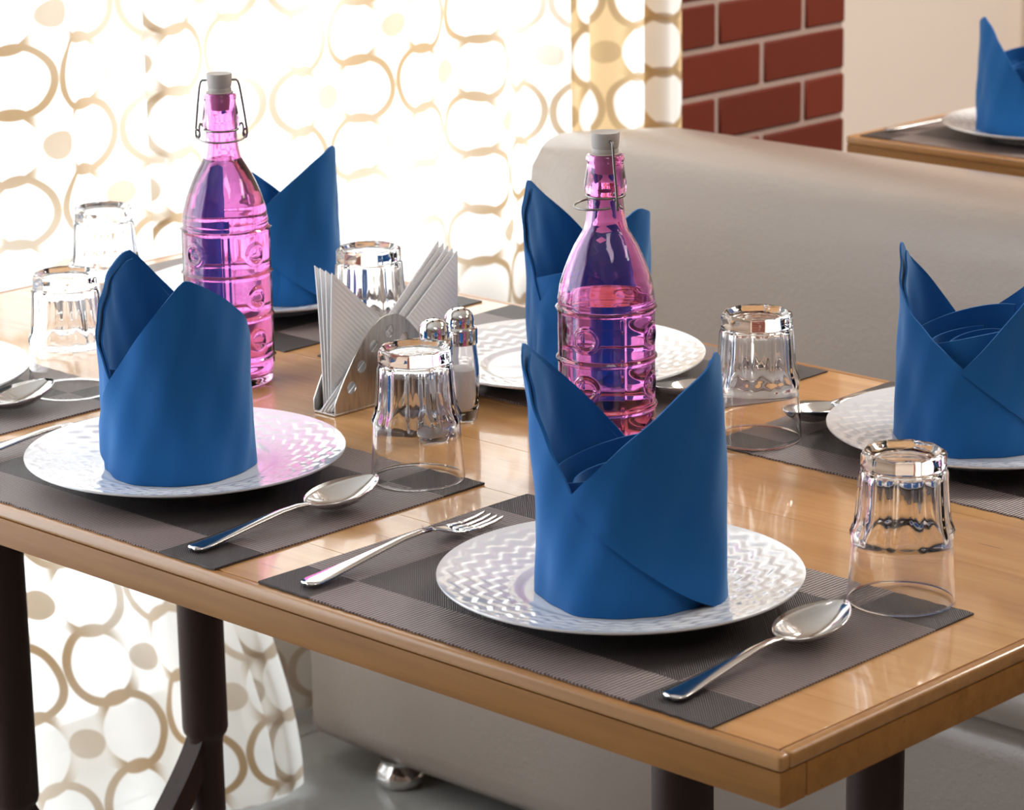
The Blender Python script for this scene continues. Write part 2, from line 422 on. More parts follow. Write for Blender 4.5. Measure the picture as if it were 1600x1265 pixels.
# ------------------------------------------------------------------ curtains
def curtain(name, y0, y1, z0, z1, xc, amp, nf, seed, label, cm=None, flare=None, lean=0.0):
    r = random.Random(seed); ny, nz = int((y1-y0)*260)+40, 46
    ph = [r.uniform(0, 6.28) for _ in range(5)]
    def xo(s, z):
        q = s*nf*2*PI + .7*math.sin(s*5.1+ph[0]) + .5*math.sin(s*11.3+ph[1])
        a = amp*(.75 + .35*math.sin(s*7.7+ph[2]))
        zz = (z1-z)/(z1-z0)
        return a*(math.sin(q + .35*zz*math.sin(s*9+ph[3])) + .28*math.sin(2*q+ph[4]))
    v, uv = [], []; arc = [0.0]; prev = None
    for i in range(ny):
        s = i/(ny-1); p = (y0+(y1-y0)*s, xo(s, (z0+z1)/2))
        if prev: arc.append(arc[-1] + math.hypot(p[0]-prev[0], p[1]-prev[1]))
        prev = p
    for i in range(ny):
        s = i/(ny-1)
        for j in range(nz):
            t = (j/(nz-1))**1.4; z = z0 + (z1-z0)*t; y = y0+(y1-y0)*s; x = xc + xo(s, z)
            if flare: 
                fx, fy = flare(y, z); x += fx; y += fy
            y += lean*(z-z0)
            v.append((x, y, z)); uv.append((arc[i], z))
    o = mesh(name, v, grid_faces(ny, nz), cm or CURT, None, True, uv)
    return tag(o, label, 'curtain')
def fl1(y, z):
    k = sstep(.52, .02, z)
    g = 1 - sstep(.93, 1.01, y)
    return ((.185*g + .012*math.sin(y*31))*k if y < 1.02 else 0.0, 0.0)
curtain('sheer_curtain', .18, .905, .006, 2.33, -1.200, .013, 3.1, 3, 'long sheer white curtain with beige flower rings, backlit, at the left table end', flare=fl1)
curtain('sheer_curtain', .880, 1.66, .012, 2.33, -1.205, .019, 4.0, 9, 'sheer ring patterned curtain hanging between the left bottle and the sofa end', flare=fl1)
curtain('sheer_curtain', 1.60, 1.865, .012, 2.33, -1.150, .028, 2.8, 21, 'gathered cream and gold curtain bunch beside the brick pier', cm=CURTG)
curtain('sheer_curtain', 3.415, 4.3, .012, 2.33, -1.545, .035, 6, 33, 'cream curtain on the far wall behind the back table', cm=CURTG, lean=-.03)
for nm, y0, y1, x, lab in (('curtain_rod', -1.8, 1.86, -1.215, 'metal curtain rod over the glazed window bay'), ('curtain_rod', 3.2, 4.4, -1.545, 'metal curtain rod on the far cream wall')):
    tag(tube(nm, [(x, y0, 2.345), (x, y1, 2.345)], .011, BRUSH, n=12), lab, 'curtain rod')

# ------------------------------------------------------------------ tables
TZ = .75
def make_table(x0, x1, y0, y1, label, legx):
    cx, cy = (x0+x1)/2, (y0+y1)/2
    t = thing('dining_table', label, 'table', (cx, cy, 0))
    L, D = x1-x0, y1-y0; hx, hy = L/2, D/2
    # boards of the top (joints run along the table)
    n = 8; w = D/n
    for i in range(n):
        a, b_ = -hy+i*w, -hy+(i+1)*w
        g = .00015
        bo = .0102
        box('top_board', (-hx+bo, max(a, -hy+bo)+(g if i else 0), TZ-.0115), (hx-bo, min(b_, hy-bo)-(g if i < n-1 else 0), TZ), WOOD, t, .0003, 1)
    zs = TZ-.0115
    box('edge_strip', (-hx, -hy, zs), (hx, -hy+.010, TZ), WOODS, t, .003, 3)
    box('edge_strip', (-hx, hy-.010, zs), (hx, hy, TZ), WOODS, t, .003, 3)
    box('edge_strip', (hx-.010, -hy+.0101, zs), (hx, hy-.0101, TZ), WOODS, t, .003, 3)
    box('edge_strip', (-hx, -hy+.0101, zs), (-hx+.010, hy-.0101, TZ), WOODS, t, .003, 3)
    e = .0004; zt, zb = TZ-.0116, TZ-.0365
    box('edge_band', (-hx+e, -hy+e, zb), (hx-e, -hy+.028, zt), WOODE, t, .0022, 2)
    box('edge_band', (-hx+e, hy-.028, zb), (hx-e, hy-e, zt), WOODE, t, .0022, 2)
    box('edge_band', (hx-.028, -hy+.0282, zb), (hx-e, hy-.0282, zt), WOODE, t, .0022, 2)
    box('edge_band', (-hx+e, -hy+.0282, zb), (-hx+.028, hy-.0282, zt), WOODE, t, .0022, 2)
    box('under_panel', (-hx+.0282, -hy+.0282, TZ-.024), (hx-.0282, hy-.0282, zt), DARKW, t)
    for X in legx:
        x = X-cx
        for yy in (-.128, .128):
            pr = [(0, .052), (.0175, .052), (.0185, .060), (.0185, .275), (.0195, .283), (.0235, .288), (.0250, .294), (.0250, .715), (0, .715)]
            lg = lathe('leg', pr, 24, DARKW, t, ang=50); lg.location = (x, yy, 0)
        box('trestle_foot', (x-.026, -.30, 0), (x+.026, .30, .052), DARKW, t, .008, 2)
        box('top_rail', (x-.026, -.34, .7135), (x+.026, .34, .7255), DARKW, t, .003, 1)
        # pair of arched braces between the two legs
        for s in (-1, 1):
            pts = []
            for k in range(15):
                q = k/14; a = q*PI/2
                pts.append((x, s*(.118 - .150*(1-math.cos(a))*1.02), .262 - .205*math.sin(a)**1.15 if False else .283 - .21*(q**1.0)*(.45+.55*q)))
            v = []; th = .013
            for k, p in enumerate(pts):
                for dx, dz in ((-th, -.021), (th, -.021), (th, .021), (-th, .021)): v.append((p[0]+dx + s*.0132*(k > 7)*0, p[1]+ (0 if dz < 0 else s*.0), p[2]+dz))
            f = []
            for k in range(len(pts)-1):
                for c in range(4): f.append((k*4+c, k*4+(c+1) % 4, (k+1)*4+(c+1) % 4, (k+1)*4+c))
            f.append((3, 2, 1, 0)); m_ = (len(pts)-1)*4; f.append((m_, m_+1, m_+2, m_+3))
            autosmooth(mesh('arched_brace', v, f, DARKW, t), 50)
    return t
make_table(-.955, .5145, -.007, .792, 'long varnished wooden table in front with six place settings', (-.70, .20))
make_table(-.818, .75, 1.805, 2.60, 'wooden table at the back beside the cream wall', (-.50, .45))

# ------------------------------------------------------------------ sofa
sofa = thing('bench_sofa', 'taupe leatherette bench sofa behind the table', 'sofa', (0, 1.0, 0))
def round_box(name, lo, hi, rad, parent, sub=0, fn=None):
    bm = box_bm(lo, hi)
    # subdivide then push towards a rounded box
    bmesh.ops.subdivide_edges(bm, edges=bm.edges[:], cuts=14, use_grid_fill=True)
    c = Vector([(lo[i]+hi[i])/2 for i in range(3)]); h = Vector([(hi[i]-lo[i])/2 for i in range(3)])
    for v in bm.verts:
        p = v.co - c
        # remap spacing so that rounded borders get resolution
        q = Vector([math.copysign(h[i]*(1-(1-abs(p[i])/h[i])**1.0), p[i]) for i in range(3)])
        inn = Vector([max(-h[i]+rad[i], min(h[i]-rad[i], q[i])) for i in range(3)])
        d = Vector([(q[i]-inn[i])/rad[i] for i in range(3)])
        if d.length > 1e-6:
            m_ = max(abs(d.x), abs(d.y), abs(d.z)); d = d.normalized()*m_
            v.co = c + inn + Vector([d[i]*rad[i] for i in range(3)])
        if fn: v.co = fn(v.co)
    return from_bm(name, bm, LEATH, parent, 60)
round_box('base', (-1.085, .0, .035), (1.9, .40, .335), (.05, .03, .02), sofa)
round_box('seat_cushion', (-1.075, -.015, .325), (1.9, .41, .415), (.06, .06, .044), sofa)
def lean(p): return Vector((p.x, p.y + .10*(p.z-.40)*0, p.z))
round_box('backrest', (-1.075, .385, .06), (1.9, .585, .798), (.085, .095, .085), sofa, fn=lean)
for fx, fy in ((-.935, .035), (-.935, .52), (.5, .035), (.5, .52), (1.8, .035), (1.8, .52)):
    pr = [(0, .0), (.028, .0), (.032, .004), (.034, .012), (.030, .022), (.024, .030), (.026, .036), (0, .036)]
    o = lathe('foot', pr, 24, CHROME, sofa); o.location = (fx, fy, 0)

# ------------------------------------------------------------------ placemats
def placemat(x0, x1, y0, y1, label, rot=0, z=TZ, seed=0):
    L, D = x1-x0, y1-y0; nx, ny = 64, 44; v, uv = [], []; th = .0013
    for s in (1, 0):
        for i in range(nx+1):
            for j in range(ny+1):
                a, b_ = i/nx, j/ny
                x, y = (a-.5)*L, (b_-.5)*D
                k = .0006*math.sin(a*9+seed)*math.sin(b_*7+seed*2)
                ser = .0007*math.sin(a*L/.005*2*PI) if j in (0, ny) else 0
                z_ = (th + max(k, 0) + .0002) if s else 0.0002
                v.append((x, y+ser, z_)); uv.append((a, b_))
    M_ = (nx+1)*(ny+1); f = []
    def id_(s, i, j): return s*M_ + i*(ny+1)+j
    for i in range(nx):
        for j in range(ny):
            f.append((id_(0, i, j), id_(0, i+1, j), id_(0, i+1, j+1), id_(0, i, j+1)))
            f.append((id_(1, i, j+1), id_(1, i+1, j+1), id_(1, i+1, j), id_(1, i, j)))
    for i in range(nx):
        f.append((id_(1, i, 0), id_(1, i+1, 0), id_(0, i+1, 0), id_(0, i, 0))); f.append((id_(0, i, ny), id_(0, i+1, ny), id_(1, i+1, ny), id_(1, i, ny)))
    for j in range(ny):
        f.append((id_(0, 0, j), id_(0, 0, j+1), id_(1, 0, j+1), id_(1, 0, j))); f.append((id_(1, nx, j), id_(1, nx, j+1), id_(0, nx, j+1), id_(0, nx, j)))
    o = mesh('placemat', v, f, MATM, None, True, uv); autosmooth(o, 50)
    o.location = ((x0+x1)/2, (y0+y1)/2, z); o.rotation_euler = (0, 0, rot)
    return tag(o, label, 'placemat', 'brown woven placemats')
placemat(.001, .450, .001, .299, 'brown woven placemat at the front right corner of the table', seed=1)
placemat(-.463, -.047, -.002, .297, 'brown woven placemat under the left front plate, by the table edge', seed=2)
placemat(-.905, -.485, .000, .298, 'brown woven placemat cut off at the left frame edge', seed=3)
placemat(.014, .440, .512, .785, 'brown woven placemat under the plate at the right frame edge', seed=4)
placemat(-.475, -.055, .500, .778, 'brown woven placemat behind the shakers and right bottle', seed=5)
placemat(-.925, -.512, .490, .772, 'brown woven placemat behind the left bottle', seed=6)
placemat(-.800, -.385, 1.812, 2.10, 'brown woven placemat on the back table', seed=7)
MZ = TZ + .0016

# ------------------------------------------------------------------ plates
def plate_prof():
    top = [(0, .0075), (.070, .0075), (.0745, .0080), (.078, .0098)]
    n = 24
    for i in range(1, n+1):
        t = i/n; r = .078 + (.1355-.078)*t; top.append((r, .0098 + .0120*t**1.25))
    lip = [(.1368, .0222), (.1372, .0212), (.1364, .0200)]
    bot = [(.120, .0150), (.100, .0100), (.086, .0060), (.078, .0020), (.076, .0), (.072, .0), (.071, .0025), (0, .0030)]
    return top + lip + bot
def plate_rf(t, r, z, k):
    if .0795 < r < .134 and 4 <= k <= 27:
        NR, NT = 4.5, 34
        rho = (r-.079)/(.134-.079)*NR
        w = sstep(0, .14, (r-.0795)/.054)*sstep(1, .88, (r-.0795)/.054)
        h = .80*math.cos(2*PI*(rho + .24*math.sin(NT*t))) + .22*math.cos(PI*rho)*math.cos(NT*t)
        z += .00062*w*h
    return r, z
plate0 = lathe('dinner_plate', plate_prof(), 320, PORC, rf=plate_rf, ang=80)
def plate(x, y, label, z=MZ, first=[True], rz=0):
    if first[0]: o = plate0; first[0] = False
    else:
        o = plate0.copy(); COL.objects.link(o)
    o.location = (x, y, z); o.rotation_euler = (0, 0, rz)
    return tag(o, label, 'plate', 'white embossed dinner plates')
plate(.234, .154, 'white plate with embossed rim at the front right corner of the table')
plate(-.262, .152, 'white embossed plate at the left of the front table edge', rz=.3)
plate(-.690, .141, 'white plate with only its right rim showing at the left frame edge', rz=.7)
plate(.207, .660, 'white plate at the right frame edge, under the tall pointed napkin', rz=.9)
plate(-.242, .606, 'white plate behind the salt shakers and right bottle', rz=1.2)
plate(-.685, .625, 'white plate in shade behind the left bottle', rz=1.6)
plate(-.600, 1.960, 'white plate on the back table', rz=1.9)

# ------------------------------------------------------------------ folded napkins
YAW = .76712
def napkin(x, y, label, turn=0, hR=.190, hL=.186, hV=.088, hB=.085, r0=.0675, seed=1, aR=62, aL=-105, vF=-39, vB=168, flL=.014, flR=.0, corner=.010, z=None, roll=True, shR=1.0, shL=.5, vFr=None, hVr=None, send=None):
    rn = random.Random(seed); ph = [rn.uniform(0, 6.28) for _ in range(8)]
    def wr(phi, zz):
        p = math.radians(phi)
        return .0015*math.sin(3*p+ph[0]+zz*14) + .0013*math.sin(5*p+ph[1]-zz*22) + .0009*math.sin(7*p + zz*45+ph[2]) + .0006*math.sin(13*p-zz*70+ph[3])
    vFr = vF if vFr is None else vFr; hVr = hV if hVr is None else hVr
    V, Fc = [], []
    def sheet(p0, p1, npn, nt_, top, bot, rad, th=.0016):
        base = len(V); rows = []
        for lay in (0, 1):
            for i in range(npn+1):
                phi = p0 + (p1-p0)*i/npn; H = top(phi); B = bot(phi)
                if H < B+.0015: H = B+.0015
                for j in range(nt_+1):
                    zz = B + (H-B)*j/nt_; r = rad(phi, zz) + (0 if lay == 0 else -th)
                    p = math.radians(phi); V.append((r*math.sin(p), -r*math.cos(p), zz))
        n1 = (npn+1)*(nt_+1); W_ = nt_+1
        def I(l, i, j): return base + l*n1 + i*W_ + j
        for i in range(npn):
            for j in range(nt_):
                Fc.append((I(0, i, j), I(0, i+1, j), I(0, i+1, j+1), I(0, i, j+1)))
                Fc.append((I(1, i, j+1), I(1, i+1, j+1), I(1, i+1, j), I(1, i, j)))
            Fc.append((I(0, i, nt_), I(0, i+1, nt_), I(1, i+1, nt_), I(1, i, nt_)))
            Fc.append((I(1, i, 0), I(1, i+1, 0), I(0, i+1, 0), I(0, i, 0)))
        for j in range(nt_):
            Fc.append((I(0, 0, j), I(0, 0, j+1), I(1, 0, j+1), I(1, 0, j)))
            Fc.append((I(1, npn, j), I(1, npn, j+1), I(0, npn, j+1), I(0, npn, j)))
    def cyc(a): return (a+180) % 360-180
    def peak(phi, c, h, left, hl, right, hr):
        d = phi-c
        if d >= 0: q = d/(right-c); e = h + (hr-h)*q
        else: q = -d/(c-left); e = h + (hl-h)*q
        # slight belly on the flanks, soft tip
        q = min(q, 1.6); e += .012*math.sin(min(q, 1)*PI)*(shR if d >= 0 else shL)
        if abs(d) < 5: e -= .0015*(1-abs(d)/5)
        return e
    def rL(phi, zz):
        q = zz/.2; d = math.cos(math.radians(cyc(phi-aL)))
        r = r0 - .003*q + flL*q*q*max(0, d)**2
        # front edge of the leaf curls outward a little near V
        return r + wr(phi, zz)
    def rR(phi, zz):
        q = zz/.2; p = cyc(phi-(aR-6))
        r = r0 + .0030 - .003*q + flR*q*q*max(0, math.cos(math.radians(cyc(phi-aR))))**2
        r += corner*math.exp(-(p/24)**2)*(1-.55*q)
        return r + wr(phi, zz)*.8
    b0 = aL - (360 + aL - vB)     # back valley angle expressed left of aL
    # left leaf (inner sheet, whole base)
    LB = vB-360
    def topL(phi):
        if phi > vF: return max(.02, hV-.001-.00035*(phi-vF))
        return max(.035, peak(phi, aL, hL, LB, hB, vF, hV))
    sheet(LB-70, vF+98, 110, 22, topL, lambda p: 0.0, rL)
    sheet(LB+4, vF-3, 70, 22, lambda p: topL(p)-.007, lambda p: .02, lambda p, z_: rL(p, z_)-.0042)
    # right leaf (outer, kite shaped front: seam runs from V down to the base)
    seamend = aR-6 if send is None else send
    def topR(phi): return max(.004, peak(phi, aR, hR, vFr, hVr, vB, hB))
    def botR(phi):
        if phi < seamend:
            q = (phi-vFr)/(seamend-vFr); return max(0, (hVr-.004)*(1-q)**1.25)
        return 0.0 if phi < vB-30 else (phi-(vB-30))/30*(hB-.01)
    sheet(vFr, vB, 110, 24, topR, botR, rR)
    sheet(vFr+6, vB-6, 80, 16, lambda p: topR(p)-.006, lambda p: max(botR(p), .01)+.004, lambda p, z_: rR(p, z_)-.0036)
    # tucked inner roll and a fold across the inside
    sheet(-230, 20, 60, 8, lambda p: .098+.012*math.sin(math.radians(p*1.3+40)), lambda p: .01, lambda p, z_: .0565+.002*math.sin(math.radians(2*p)))
    if roll:
        sheet(-200, 420, 90, 6, lambda p: .088+.006*math.sin(math.radians(p)), lambda p: .01, lambda p, z_: .044-.030*(p+200)/620)
    bm = bmesh.new(); bv = [bm.verts.new(p) for p in V]
    for q in Fc:
        try: bm.faces.new([bv[i] for i in q])
        except ValueError: pass
    o = from_bm('folded_napkin', bm, NAP, None, 60)
    o.location = (x, y, (MZ if z is None else z)+.0079); o.rotation_euler = (0, 0, YAW + math.radians(turn))
    return tag(o, label, 'napkin', 'blue folded napkins')
napkin(.238, .156, 'blue napkin folded to two points on the front right plate', 0, seed=11)
napkin(-.270, .150, 'blue napkin with a broad front flap on the left front plate', 0, seed=12, hR=.176, hL=.178, hV=.080, hB=.06, r0=.0635, corner=.006, flL=.004, aR=17, vF=-48, aL=-142, vB=128, shR=1.3, shL=.25, vFr=-88, hVr=.026, send=-45)
napkin(.197, .655, 'blue napkin with one tall thin point, cut by the right frame edge', 0, seed=13, hL=.172, hR=.175, hV=.078, r0=.066, flL=.007, aL=-108, vF=-16, aR=84, vB=178, shL=.9, shR=-.5)
napkin(-.222, .620, 'blue napkin behind the right pink bottle', -15, seed=14, hL=.178, hR=.163, hV=.070, r0=.058)
napkin(-.672, .634, 'blue napkin behind the left pink bottle', 0, seed=15, hR=.166, hL=.145, hV=.08, r0=.058, flL=.004)
napkin(-.620, 1.945, 'blue napkin on the back table at the upper right', 25, seed=16, hL=.160, hR=.15, hV=.075, r0=.066, flL=.0)

# ------------------------------------------------------------------ tumblers (standing upside down)
def tumbler_mesh():
    n = 10; NT = 120; H = .1150
    outer = [(0, .1105), (.020, .1105), (.024, .1118), (.0265, .1145), (.0285, .1150), (.0305, .1142), (.0315, .1120), (.0317, .1085), (.0316, .1030), (.0316, .1005),
             (.0319, .0985), (.0323, .092), (.0328, .084), (.0334, .076), (.0341, .068), (.0346, .064), (.0352, .0605), (.0366, .0570), (.0378, .0535), (.0380, .0505), (.0375, .0475),
             (.0374, .044), (.0379, .036), (.0387, .024), (.0396, .012), (.0402, .003), (.0402, .0008), (.0396, 0)]
    inner = [(.0390, .0006), (.0388, .003), (.0381, .012), (.0371, .024), (.0362, .036), (.0353, .046), (.0340, .052), (.0318, .058), (.0296, .066), (.0286, .080), (.0280, .092), (.0272, .0975), (.0245, .1005), (.018, .1012), (0, .1012)]
    no = len(outer)
    def rf(t, r, z, k):
        a = (t*n/(2*PI)) % 1 - .5
        if k < no:
            if 4 <= k <= 9:      # faceted heel
                w = 1 if k >= 5 else .6
                poly = math.cos(PI/n)/math.cos(a*2*PI/n)
                r = r*(1-w) + r*1.0*poly*w
            elif k > 9 and z > .046:
                w = sstep(.0535 + .006*(math.cos(a*2*PI)), .0605 + .006*(math.cos(a*2*PI)), z)
                poly = math.cos(PI/n)/math.cos(a*2*PI/n)
                fl = -.0012*math.cos(a*PI)**2
                r = r + w*(r*(1.03*poly-1) + fl)
        else:
            if .05 < z < .1: r = r - .0007*math.cos(a*2*PI)*sstep(.05, .062, z)
        return r, z
    return lathe('drinking_glass', outer+inner, NT, GLASS, rf=rf, ang=50)
glass0 = tumbler_mesh()
def tumbler(x, y, label, rz=0, first=[True]):
    o = glass0
    if not first[0]: o = glass0.copy(); COL.objects.link(o)
    first[0] = False
    o.location = (x, y, MZ); o.rotation_euler = (0, 0, rz); return tag(o, label, 'glass', 'upside-down clear tumblers')
tumbler(.392, .288, 'upside-down faceted tumbler at the right end of the table', .1)
tumbler(-.101, .272, 'upside-down faceted tumbler in front of the salt shakers', .35)
tumbler(.040, .552, 'upside-down tumbler behind the front right napkin', .2)
tumbler(-.556, .258, 'upside-down tumbler left of the left front napkin', .5)
tumbler(-.416, .518, 'upside-down tumbler behind the paper napkins', .3)
tumbler(-.774, .477, 'upside-down tumbler before the curtain at far left', .0)

# ------------------------------------------------------------------ pink swing-top bottles
BP = [(0, .036), (.002, .0390), (.006, .0403), (.012, .0406), (.152, .0406), (.160, .0402), (.170, .0388), (.182, .0351), (.193, .0308), (.203, .0262), (.2165, .0182), (.224, .0166), (.235, .0152), (.2435, .0143),
      (.2455, .0147), (.2475, .0172), (.250, .0178), (.254, .0175), (.262, .0163), (.2695, .0152), (.2725, .0150), (.2735, .0160), (.2765, .0160), (.278, .0150)]
RINGS = (.1505, .108, .0665, .026)
def bottle_mesh():
    prof = [(0, .006), (.022, .005), (.032, .001)]
    zs = [.0005*0] ; z = 0.0
    prof += [(interp(BP, .0), 0.0)]
    z = .002
    while z < .158: prof.append((interp(BP, z), z)); z += .0011
    while z < .278: prof.append((interp(BP, z), z)); z += .0019
    prof.append((.0150, .278)); prof.append((.0120, .2785)); no = len(prof)
    # inner wall
    for z in (.276, .262, .2475, .235, .224, .2165, .21, .203, .193, .182, .170, .160, .150, .12, .08, .04, .012): prof.append((interp(BP, z)-.0026 - (.002 if .245 < z < .258 else 0), z))
    prof += [(.034, .0085), (.02, .009), (0, .010)]
    def rf(t, r, z, k):
        if 3 < k < no-2:
            for zr in RINGS: r += .0020*math.exp(-((z-zr)/.0014)**2)
            if .018 < z < .1505:
                q = t/(PI/2); d = (q-round(q))*(PI/2)*.0406
                r += .0013*math.exp(-(d/.0012)**2)
                # embossed circles in the middle of each panel
                for za, zb in zip(RINGS, RINGS[1:]+(-.012,)):
                    zc = (za+zb)/2
                    qq = q-.5; dd = (qq-round(qq))*(PI/2)*.0406
                    D = math.hypot(dd, z-zc)
                    if D < .016: r += .0016*math.exp(-((D-.0088)/.0016)**2) - .0009*math.exp(-(D/.006)**2)
            if abs(z-.1555) < .008: r += .0005*math.exp(-((z-.1575)/.001)**2)
        return r, z
    return lathe('glass_body', prof, 224, PINK, rf=rf, ang=70)
def water_mesh(level, parent):
    zs = [z for z in (.012, .04, .08, .12, .150, .160, .170, .182, .193, .203, .2165, .224) if z < level] + [level]
    prof = [(0, .0102), (.02, .0092), (.0338, .0087)] + [(interp(BP, z)-.0022, z) for z in zs] + [(0, level)]
    return lathe('water', prof, 72, WATER, parent, ang=50)
def bottle(x, y, label, level, rz, body=None):
    t = thing('glass_bottle', label, 'bottle', (x, y, TZ+.0004), rz, 'pink swing-top bottles')
    if body is None: body = bottle_mesh(); body.parent = t
    else:
        body = body.copy(); COL.objects.link(body); body.parent = t
    water_mesh(level, t)
    lathe('stopper', [(0, .2795), (.0108, .2795), (.0112, .282), (.0106, .2835), (.0112, .2850), (.0122, .2955), (.0118, .2968), (.006, .2955), (0, .2955)], 40, CERAM, t)
    lathe('rubber_seal', [(0, .262), (.0085, .262), (.0095, .2775), (.0128, .2788), (.0128, .2796), (0, .2796)], 32, RUBBER, t)
    # upper bail: passes through the stopper along local x and hangs down both sides
    for s in (-1, 1):
        tube('wire_bail', spline([(s*.004, 0, .2905), (s*.0125, 0, .2905), (s*.0175, 0, .2885), (s*.0205, .0, .272), (s*.0232, .001, .250), (s*.0240, .001, .240), (s*.0228, .002, .2355), (s*.0205, .002, .2375), (s*.0208, .001, .2425), (s*.0235, -.001, .2445)], 6), .0011, WIRE, t)
        tube('wire_lever', spline([(s*.0166, .0005, .2465), (s*.0192, .001, .2495), (s*.0205, .002, .246), (s*.0208, .004, .2390), (s*.0235, .006, .2365)], 6), .0010, WIRE, t)
    ring = [(.0157*math.cos(a), .0157*math.sin(a), .2440) for a in [2*PI*k/40 for k in range(40)]]
    tube('wire_collar', ring, .0011, WIRE, t, closed=True)
    lv = [(.0222*math.cos(a), .0222*math.sin(a)-.004, .2375+.002*math.sin(a)) for a in [PI + PI*k/20 for k in range(21)]]
    tube('wire_bow', lv, .0010, WIRE, t)
    return body
b1 = bottle(-.470, .384, 'pink swing-top bottle at left, filled with water to its neck', .2165, YAW+.05)
bottle(.020, .378, 'pink swing-top bottle at right, water only to its shoulder', .158, YAW-1.25, b1)

# ------------------------------------------------------------------ salt and pepper shakers
def shaker_parts(t, fill, m):
    NF = 8
    def rf(tt, r, z, k):
        a = (tt*NF/(2*PI)) % 1-.5
        if r > .012 and .008 < z < .070: r = r*(1-.035*(1-math.cos(PI/NF)/math.cos(a*2*PI/NF))*8)
        return r, z
    pr = [(0, .002), (.011, .001), (.0135, 0), (.0150, .002), (.0165, .012), (.0178, .030), (.0178, .048), (.0165, .064), (.0150, .074), (.0140, .0765), (.0118, .0765),
          (.0122, .074), (.0142, .062), (.0155, .046), (.0154, .028), (.0142, .014), (.012, .0108), (0, .0105)]
    lathe('glass_body', pr, 64, GLASS, t, rf=rf)
    lathe('salt_fill', [(0, .0107), (.012, .0110), (.0139, .0142), (.0151, .028), (.0152, fill-.006), (.0135, fill), (.004, fill+.003), (0, fill+.003)], 40, m, t)
    cap = lathe('cap', [(0, .0768), (.0158, .0768), (.0166, .0755), (.0168, .0712), (.0166, .0772), (.0168, .0842), (.0162, .0862), (.0140, .0868), (.0132, .0880), (.0134, .0940), (.0125, .0985), (.0098, .1020), (.0055, .1042), (0, .1048)] if False else
          [(.0152, .0720), (.0166, .0722), (.0166, .0842), (.0160, .0860), (.0140, .0866), (.0132, .0878), (.0136, .0935), (.0126, .0985), (.0098, .1020), (.0055, .1042), (0, .1048), (0, .0800), (.0148, .0790)], 48, CHROME, t, ang=30)
    bm = bmesh.new()
    for k in range(6):
        a = k*PI/3; r = .0058 if k else .0
        m4 = Matrix.Translation((.0062*math.cos(a), .0062*math.sin(a), .1040)) @ Matrix.Rotation(.45, 4, Vector((-math.sin(a), math.cos(a), 0)))
        bmesh.ops.create_cone(bm, cap_ends=True, segments=10, radius1=.0009, radius2=.0009, depth=.0006, matrix=m4)
    from_bm('hole', bm, HOLEM, cap)  # black discs painted in for the shade inside the holes
for x, y, lab, fill, m_ in ((-.205, .429, 'salt shaker with chrome cap, further right of the pair, half full of salt', .048, SALT), (-.192, .384, 'glass shaker with chrome cap, mostly hidden behind the tumbler', .052, PEPPER)):
    t = thing('salt_shaker', lab, 'shaker', (x, y, TZ+.0003), .2, 'salt and pepper shakers'); shaker_parts(t, fill, m_)

# ------------------------------------------------------------------ paper napkin holder (two curved plates with round holes on a folded base)
HX, HY = -.312, .4275
hold = thing('napkin_holder', 'pierced fan-shaped steel napkin holder with paper napkins', 'napkin holder', (HX, HY, TZ))
def fan(y):     # height of the plate edge along its length
    q = min(1, abs(y)/.0685)
    return .0865 - .074*q**1.75
def holder_plate(name, x, bow):
    bm = bmesh.new()
    # outline polygon with holes via triangle_fill
    out = []; K = 28
    ys = [-.0685 + .137*k/K for k in range(K+1)]
    top = [(y, min(fan(y), .0850)) for y in ys]
    loop = [(ys[0], .003)] + [(p[0], p[1]) for p in top] + [(ys[-1], .003)]
    edges = []
    vs = [bm.verts.new((0, a, b_)) for a, b_ in loop]
    for i in range(len(vs)): edges.append(bm.edges.new((vs[i], vs[(i+1) % len(vs)])))
    for hy in (-.0475, -.035, -.0195, .0, .0195, .035, .0475):
        hz = fan(hy)-.0175*(1+.35*abs(hy)/.05)
        hv = [bm.verts.new((0, hy+.0056*math.cos(a), hz+.0060*math.sin(a))) for a in [2*PI*k/18 for k in range(18)]]
        for i in range(18): edges.append(bm.edges.new((hv[i], hv[(i+1) % 18])))
    r = bmesh.ops.triangle_fill(bm, use_beauty=True, edges=edges)
    bmesh.ops.recalc_face_normals(bm, faces=bm.faces[:])
    e = bmesh.ops.extrude_face_region(bm, geom=bm.faces[:])
    for g in e['geom']:
        if isinstance(g, bmesh.types.BMVert): g.co.x += .0011
    for v in bm.verts: v.co.x += x + bow*(v.co.z/.085)**1.6
    return from_bm(name, bm, BRUSH, hold, 30)
holder_plate('side_plate', .0135, .004); holder_plate('side_plate', -.0146, -.004)
box('base_strip', (-.0146, -.0685, .0), (.0146, .0685, .0032), BRUSH, hold, .001, 1)
